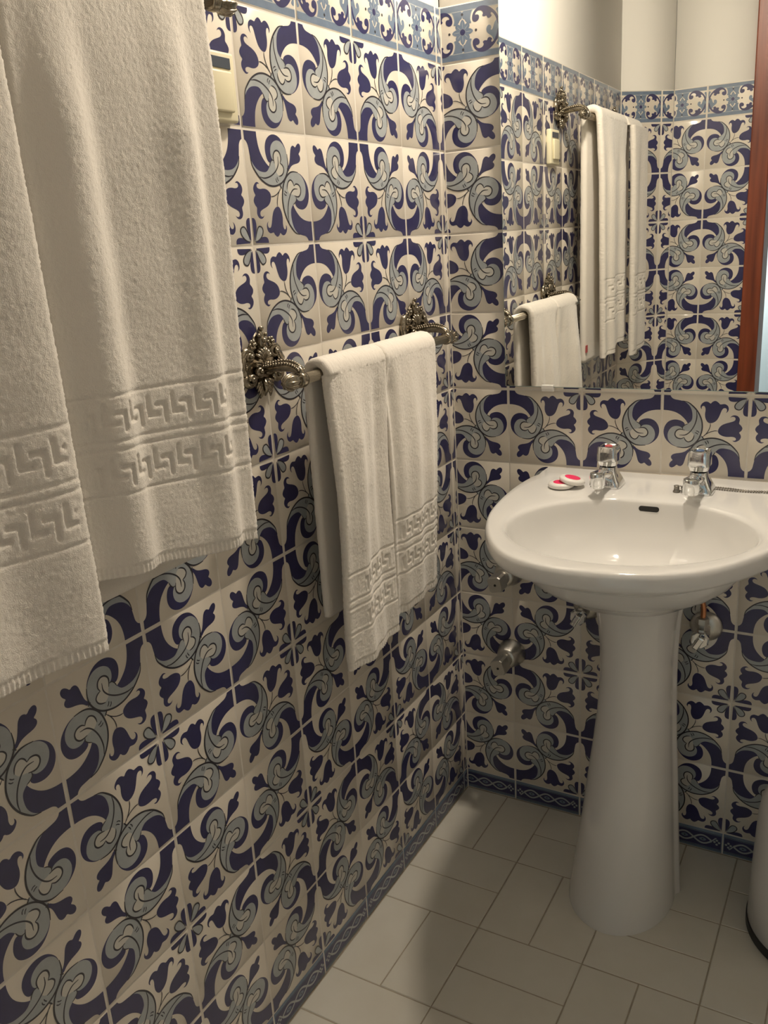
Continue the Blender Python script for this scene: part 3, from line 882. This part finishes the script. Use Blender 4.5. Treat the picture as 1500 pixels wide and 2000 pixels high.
# ------------------------------------------------------------------ towel rails
def spiral(c, r0, r1, a0, turns, n=26, h0=.004, h1=.010):
    """flat spiral in the wall plane (y, z), rising off the wall towards its eye"""
    out = []
    for i in range(n):
        s = i / (n - 1)
        r = r0 + (r1 - r0) * s ** .8
        a = a0 + turns * 2 * PI * s
        out.append((h0 + (h1 - h0) * s, c[0] + r * math.cos(a), c[1] + r * math.sin(a)))
    return out
def rosette(b, c, r, h):
    for k in range(6):
        a = k * PI / 3
        b.ball((h, c[0] + r * math.cos(a), c[1] + r * math.sin(a)), r * .62, 8, 0, (.8, 1, 1))
    b.ball((h + r * .35, c[0], c[1]), r * .55, 8)
def plate_mesh():
    b = MB()
    # rough shield behind the ornament
    sh = [(0, .046), (.012, .036), (.022, .024), (.034, .010), (.037, -.008), (.028, -.024), (.014, -.034), (.004, -.047), (-.004, -.047), (-.014, -.034), (-.028, -.024), (-.037, -.008), (-.034, .010), (-.022, .024), (-.012, .036)]
    b.rings([[(0.0005, y, z) for y, z in sh], [(.003, y * .93, z * .93) for y, z in sh], [(.0045, y * .75, z * .75) for y, z in sh]], True, True, True)
    for s in (-1, 1):
        g = lambda pts: [(x, s * y, z) for x, y, z in pts]
        # big C-scrolls down the sides, curling at both ends
        p1 = spiral((.024, -.020), .013, .003, PI * .75, -1.4)
        p0 = [(.004, .037, .012), (.006, .041, .002), (.006, .039, -.010)]
        b.tube(g([(.006, .030, .020)] + p0 + [(q[0], q[1] + .004, q[2]) for q in p1[::-1]][::-1][4:]), [.0040] + [.0058] * 3 + list(np.linspace(.0064, .0034, len(p1) - 4)), 10)
        b.tube(g(spiral((.027, .014), .011, .0025, -.4, 1.35)), list(np.linspace(.0052, .0028, 26)), 10)
        b.ball((.012, s * .027, .014), .0042, 10); b.ball((.012, s * .028, -.020), .0042, 10)
        # little inner volutes
        b.tube(g(spiral((.011, -.010), .009, .002, PI * .4, 1.3, 22, .006, .013)), list(np.linspace(.0046, .0026, 22)), 10)
        b.ball((.014, s * .011, -.010), .0034, 8)
        rosette(b, (s * .019, .030), .0052, .009)
        rosette(b, (s * .036, -.001), .0032, .008)
        # bottom acanthus
        for k in range(4):
            b.tube([(.005, s * .004, -.024 - .004 * k), (.009, s * (.009 + .002 * (3 - k)), -.029 - .005 * k), (.006, s * (.011 + .002 * (3 - k)), -.036 - .005 * k)], [.003, .0034, .0011], 8)
    # shell in the middle
    for k in range(7):
        a = -1.0 + k * 2.0 / 6
        b.tube([(.010, 0, .004), (.013, .012 * math.sin(a), .004 + .014 * math.cos(a)), (.009, .018 * math.sin(a), .004 + .021 * math.cos(a))], [.0016, .0028, .0022], 8)
    # finial: stacked leaf and bud
    b.tube([(.006, 0, .022), (.009, 0, .032), (.009, 0, .040), (.006, .001, .046), (.005, .002, .050)], [.006, .0062, .0048, .0034, .0026], 12)
    b.ball((.008, .002, .051), .0040, 10); b.ball((.013, 0, .034), .0044, 10); b.ball((.011, .007, .042), .0032, 8); b.ball((.011, -.007, .042), .0032, 8)
    b.tube([(.006, 0, -.024), (.010, 0, -.036), (.006, 0, -.049)], [.004, .0046, .0014], 10)
    b.v = [(x, y * 1.1, z * .94 - .006) for x, y, z in b.v]
    return b
def arm_mesh(zdrop, xo):
    b = MB()
    path = smoothline([(.006, 0, -.014), (.018, 0, -.013), (.032, 0, -.011), (.047, 0, -.010), (.060, 0, -.012), (.0695, 0, -.017), (.0725, 0, zdrop + .006)], 6)
    n = len(path)
    r = [.0054 + .0020 * math.sin(PI * i / (n - 1)) for i in range(n)]
    b.tube(path, r, 14, flat=.8)
    for k in range(n - 3):                          # leaf scales along the arm
        p, q = path[k], path[k + 2]
        if k % 2: continue
        for s in (-1, 0, 1):
            a = (p[0], s * r[k] * .8, p[2] + r[k] * (.9 if s == 0 else .45))
            c = (q[0], s * r[k] * 1.05, q[2] + r[k] * (1.0 if s == 0 else .55))
            b.tube([a, ((a[0] + c[0]) / 2, (a[1] + c[1]) / 2, (a[2] + c[2]) / 2 + .0016), c], [.0012, .0028, .0009], 6)
    b.tube(spiral((0, 0), .0001, .0001, 0, 0)[:2], .001, 6)
    # collar round the rod
    b.rings([[(xo + rr * math.cos(a), yy, zdrop + rr * math.sin(a)) for a in np.linspace(0, 2 * PI, 28, endpoint=False)] for rr, yy in ((.0078, -.007), (.0104, -.0065), (.0112, -.003), (.0112, .003), (.0104, .0065), (.0078, .007))], True, True, True)
    return b
def knob_mesh(sg):
    b = MB()
    prof = [(.0075, .005), (.0088, .0075), (.0078, .010), (.0098, .0145), (.0112, .0215), (.0105, .029), (.0080, .035), (.0042, .039), (.0012, .040)]
    b.lathe([(r, sg * h) for r, h in prof], (0, 0, 0), 'y', 48, flute=8, depth=.07)
    for k in range(8):
        a = 2 * PI * k / 8
        b.tube([(r * 1.0 * math.cos(a + .25 * (h - .02) / .02), sg * h, r * math.sin(a + .25 * (h - .02) / .02)) for r, h in prof[3:8]], [.0009, .0016, .0018, .0014, .0008], 6)
    return b
PLATE = None
def towel_rail(y_near, y_far, zr, label, xr=.07):
    """y_near / y_far: the two wall plates; rod axis at (xr, zr)"""
    global PLATE
    t = thing('towel_rail', (0, y_near, zr + .028), label, 'towel rail', 'ornate metal towel rails on the left wall')
    zb = zr + .028
    L = abs(y_far - y_near)
    sgn = 1 if y_near > y_far else -1
    for k, yy in enumerate((0.0, y_far - y_near)):
        if PLATE is None:
            p = plate_mesh().build('wall_plate', M['pewter'], t)
            a = arm_mesh(-.028, xr).build('arm', M['pewter'], t)
            PLATE = (p, a)
        else:
            p, a = PLATE[0].copy(), PLATE[1].copy()
            COL.objects.link(p); COL.objects.link(a)
            p.parent = t; a.parent = t
        p.location = (0, yy, 0); a.location = (0, yy, 0)
        s2 = sgn if k == 0 else -sgn
        kb = knob_mesh(s2).build('end_knob', M['pewter'], t)
        kb.location = (xr, yy, -.028)
    b = MB()
    b.lathe([(.0074, -L - .006), (.0074, .006)] if sgn > 0 else [(.0074, -.006), (.0074, L + .006)], (xr, 0, -.028), 'y', 96, flute=24, depth=.045)
    b.build('rod', M['rod'], t)
    return t
towel_rail(-.168, -.634, 1.070, 'ornate antique metal towel rail carrying the small towel, lower on the left wall')
towel_rail(-.742, -1.268, 1.516, 'ornate antique metal towel rail carrying the two big towels, high on the left wall')

# ------------------------------------------------------------------ towels
KEY = np.array([[int(c) for c in r] for r in
    ["101111",
     "101000",
     "101110",
     "100010",
     "111110"]], float)              # running Greek key, one repeat
def key_relief(s, h, unit):
    """s along the band (m), h 0..1 from the band's top: 1 where the pile stands up"""
    ny, nx = KEY.shape
    u = (s / unit) % 1.0 * nx
    v = h * ny
    out = np.zeros_like(u)
    off = .22
    for du in (-off, 0, off):
        for dv in (-off, 0, off):
            iu = np.floor(u + du).astype(int) % nx
            iv = np.clip(np.floor(v + dv).astype(int), 0, ny - 1)
            out += KEY[iv, iu]
    return np.clip(out / 9 * 1.45, 0, 1)
def step(x, e): return np.clip(x / e + .5, 0, 1)

def noise2(s, t, seed):
    r = np.random.default_rng(seed)
    o = np.zeros_like(s)
    for k in range(10):
        f = r.uniform(25, 110, 2); p = r.uniform(0, 2 * PI); th_ = r.uniform(0, PI)
        o += np.sin((s * math.cos(th_) * f[0] + t * math.sin(th_) * f[1]) + p) / 10
    return o

def towel_panel(mb, y0, y1, zbar, xbar, rb, thick, Lf, Lb, bands, unit, fold, seed, ds=.0016, xlean=0.0, yshift=None, hem=.012, border=.03, tilt=0.0, border_r=.006):
    """one folded towel over a rail; front hangs Lf below the rail axis, back hangs Lb"""
    W = y1 - y0
    nf = int(W / ds)
    # path parameter: distance from the front hem
    rc = rb + thick / 2 + .001
    seg = [Lf, PI * rc, Lb]
    tt = np.concatenate([np.arange(0, Lf, ds), Lf + np.linspace(0, PI * rc, 22), Lf + PI * rc + np.linspace(.006, Lb, 70)])
    ss = np.linspace(0, 1, nf)
    # ring: front side (s 0..1), rounded edge, back side (s 1..0), rounded edge
    ne = 7
    ang = np.linspace(PI / 2, -PI / 2, ne + 2)[1:-1]
    r = thick / 2
    sy = list(y0 + r + ss * (W - 2 * r)); sn = [r] * nf; kind = [1] * nf
    sy += list(y1 - r + r * np.cos(ang)); sn += list(r * np.sin(ang)); kind += [0] * ne
    nbk = 24
    sy += list(np.linspace(y1 - r, y0 + r, nbk)); sn += [-r] * nbk; kind += [2] * nbk
    sy += list(y0 + r - r * np.cos(ang[::-1])); sn += list(r * np.sin(ang[::-1])); kind += [0] * ne
    sy, sn, kind = np.array(sy), np.array(sn), np.array(kind)
    S, T = np.meshgrid(sy, tt)
    N = np.broadcast_to(sn, S.shape).copy()
    K = np.broadcast_to(kind, S.shape)
    X = np.empty_like(S); Z = np.empty_like(S); NX = np.empty_like(S); NZ = np.empty_like(S)
    f = T < Lf
    a = np.clip((T - Lf) / rc, 0, PI)
    bk = T > Lf + PI * rc
    X[:] = xbar + rc * np.cos(a); Z[:] = zbar + rc * np.sin(a)
    NX[:] = np.cos(a); NZ[:] = np.sin(a)
    Z[f] = zbar - (Lf - T[f]); 
    Z[bk] = zbar - (T[bk] - Lf - PI * rc)
    drop = np.where(f, Lf - T, 0)
    X += fold(S, drop) * np.where(f, 1, 0) + xlean * drop
    # displacement along the surface normal
    D = np.zeros_like(S)
    fr = K == 1
    h = T                                           # height above the front hem
    base = noise2(S, T, seed) * .0011
    terry = RNG.normal(0, .00022, S.shape)
    D += base * (K != 2) + terry * (K != 2)
    for hb0, hb1, gap in bands:
        inb = step(h - hb0, .0022) * step(hb1 - h, .0022) * f
        e0 = y0 + r + border; e1 = y1 - r - border_r
        inside = step(S - e0, .003) * step(e1 - S, .003)
        krel = key_relief(S - y0, np.clip((hb1 - h) / (hb1 - hb0) * 1.16 - .08, 0, 1), unit)
        D += (-.0006 - .0019 * inside + inside * krel * .0027) * inb
        for ed in (hb0 - gap, hb1 + gap):           # woven lines above and below the key
            D += -.0016 * np.exp(-((h - ed) / .0016) ** 2) * f
    hm = step(hem - h, .002) * f
    D += hm * (-.0009 + .0008 * np.sin(S * 2 * PI / .0062))
    D += -.0010 * np.exp(-((h - hem) / .0013) ** 2) * f
    N = N + np.where(K == 2, 0, np.sign(N) * 0 + D * np.where(np.abs(sn) > 0, np.clip(sn / r, -1, 1), 0))
    Yc = S.copy()
    edge = K == 0
    Yc += np.where(edge, RNG.normal(0, .00035, S.shape), 0)
    if yshift is not None: Yc += yshift(S, drop)
    # slightly wavy hem
    Z += np.where(f, tilt * (y1 - S) / W * np.clip(1 - .72 * T / .2, 0.0, 1), 0)
    Z += np.where(f, .0016 * np.sin(S * 46 + seed) * np.clip(1 - T / .05, 0, 1), 0)
    P = np.stack([X + NX * N, Yc, Z + NZ * N], -1)
    n = len(sy)
    rows = len(tt)
    idx = np.arange(rows * n).reshape(rows, n)
    q = np.stack([idx[:-1], np.roll(idx, -1, 1)[:-1], np.roll(idx, -1, 1)[1:], idx[1:]], -1).reshape(-1, 4)
    mb.append((P.reshape(-1, 3), q, [tuple(idx[0][::-1]), tuple(idx[-1])]))

def build_towel(name, panels, label, cat, group=None):
    V, Q, C = [], [], []
    c = 0
    for v, q, caps in panels:
        V.append(v); Q.append(q + c); C += [tuple(i + c for i in k) for k in caps]
        c += len(v)
    V = np.concatenate(V); Q = np.concatenate(Q)
    me = bpy.data.meshes.new(name)
    me.vertices.add(len(V)); me.vertices.foreach_set('co', V.ravel())
    nl = len(Q) * 4 + sum(len(k) for k in C)
    me.loops.add(nl)
    me.loops.foreach_set('vertex_index', np.concatenate([Q.ravel()] + [np.array(k) for k in C]).astype(np.int32))
    me.polygons.add(len(Q) + len(C))
    st = list(np.arange(len(Q)) * 4); o_ = len(Q) * 4
    for k in C:
        st.append(o_); o_ += len(k)
    me.polygons.foreach_set('loop_start', np.array(st, dtype=np.int32))
    me.polygons.foreach_set('use_smooth', np.ones(len(me.polygons), dtype=bool))
    me.materials.append(M['towel'])
    me.update(calc_edges=True)
    bm = bmesh.new(); bm.from_mesh(me); bmesh.ops.recalc_face_normals(bm, faces=bm.faces[:]); bm.to_mesh(me); bm.free()
    o = bpy.data.objects.new(name, me)
    COL.objects.link(o)
    return tag(o, label, cat, group)

def g(x, c, w): return np.exp(-((x - c) / w) ** 2)

# small towel: front hangs in two folded halves with a slit between them
pn = []
fo = lambda S, d: (.010 * g(S, -.545, .022) * np.clip(d / .1, 0, 1) - .006 * g(S, -.47, .016) * np.clip(d / .06, 0, 1) - .004 * np.clip((S + .60) / -.03 + 1, 0, 1)) + .004 * np.sin(d * 9 + S * 20) * np.clip(d / .2, 0, 1) + .016 * np.clip((-.45 - S) / .15, 0, 1) * (1 - np.exp(-(d / .16) ** 1.5))
towel_panel(pn, -.598, -.4335, 1.070, .07, .0095, .014, .455, .375, [(.066, .096, .006), (.120, .150, .006)], .0245, fo, 3, border=.036,
            yshift=lambda S, d: -.012 * np.clip(d / .4, 0, 1) * 1.0)
fo = lambda S, d: (.006 * g(S, -.36, .02) + .005 * g(S, -.30, .015)) * np.clip(d / .12, 0, 1) - .010 * g(S, -.425, .012) * np.clip(d / .05, 0, 1) + .003 * np.sin(d * 8 + 1) * np.clip(d / .2, 0, 1) + .012 * np.clip((-.30 - S) / .13, 0, 1) * (1 - np.exp(-(d / .16) ** 1.5))
towel_panel(pn, -.4355, -.258, 1.070, .07, .0095, .014, .428, .36, [(.075, .104, .006), (.129, .158, .006)], .0245, fo, 5, border=.012,
            yshift=lambda S, d: -.010 * np.clip(d / .4, 0, 1) - .018 * np.clip(d / .4, 0, 1) * np.clip((S + .30) / .04, 0, 1))
build_towel('towel', pn, 'small white terry towel folded over the lower rail, its front split in two', 'towel')

# big towels
pn = []
def fr_(S, d):
    k = np.clip(d / .15, 0, 1)
    s = S - .02 * d                                   # ridges run slightly aslant
    xs = [-1.06, -1.045, -1.020, -1.000, -.975, -.90, -.868, -.850, -.830, -.79, -.77]
    vs = [.000, .001, .012, .013, .004, .011, .019, .019, .008, .012, .012]
    y = np.interp(s, np.linspace(-1.06, -.77, 200), np.convolve(np.pad(np.interp(np.linspace(-1.06, -.77, 200), xs, vs), 6, mode='edge'), np.ones(13) / 13, 'valid'))
    return (1.35 * y - .009) * k + .006 * np.clip(d / .6, 0, 1)
towel_panel(pn, -1.062, -.786, 1.516, .07, .0095, .018, .616, .625, [(.106, .139, .009), (.167, .200, .009)], .034, fr_, 8, ds=.0018, border=.018, border_r=.030, tilt=.034,
            yshift=lambda S, d: -.020 * np.clip(d / .6, 0, 1) * np.clip((S + 1.06) / .26, 0, 1))
tw = build_towel('bath_towel', pn, 'big white terry towel nearer the basin on the upper rail, shorter than its neighbour', 'towel', 'big bath towels on the upper rail')
b = MB(); b.box(.060, .0625, -.802, -.787, .918, .938, bev=.0008)
o = b.build('care_tag', M['red'], tw, smooth=False); tag(o, 'small red care tag')
pn = []
def fl_(S, d):
    k = np.clip(d / .15, 0, 1)
    return .016 + (.005 * g(S, -1.10, .03) - .006 * g(S, -1.17, .03)) * k + .006 * np.clip(d / .6, 0, 1)
towel_panel(pn, -1.250, -1.078, 1.516, .07, .0095, .018, .644, .60, [(.126, .160, .009), (.188, .222, .009)], .034, fl_, 9, ds=.0018, border=.006, tilt=.012,
            yshift=lambda S, d: .004 * np.clip(d / .6, 0, 1))
build_towel('bath_towel', pn, 'big white terry towel hanging lowest on the upper rail, farther from the basin', 'towel', 'big bath towels on the upper rail')
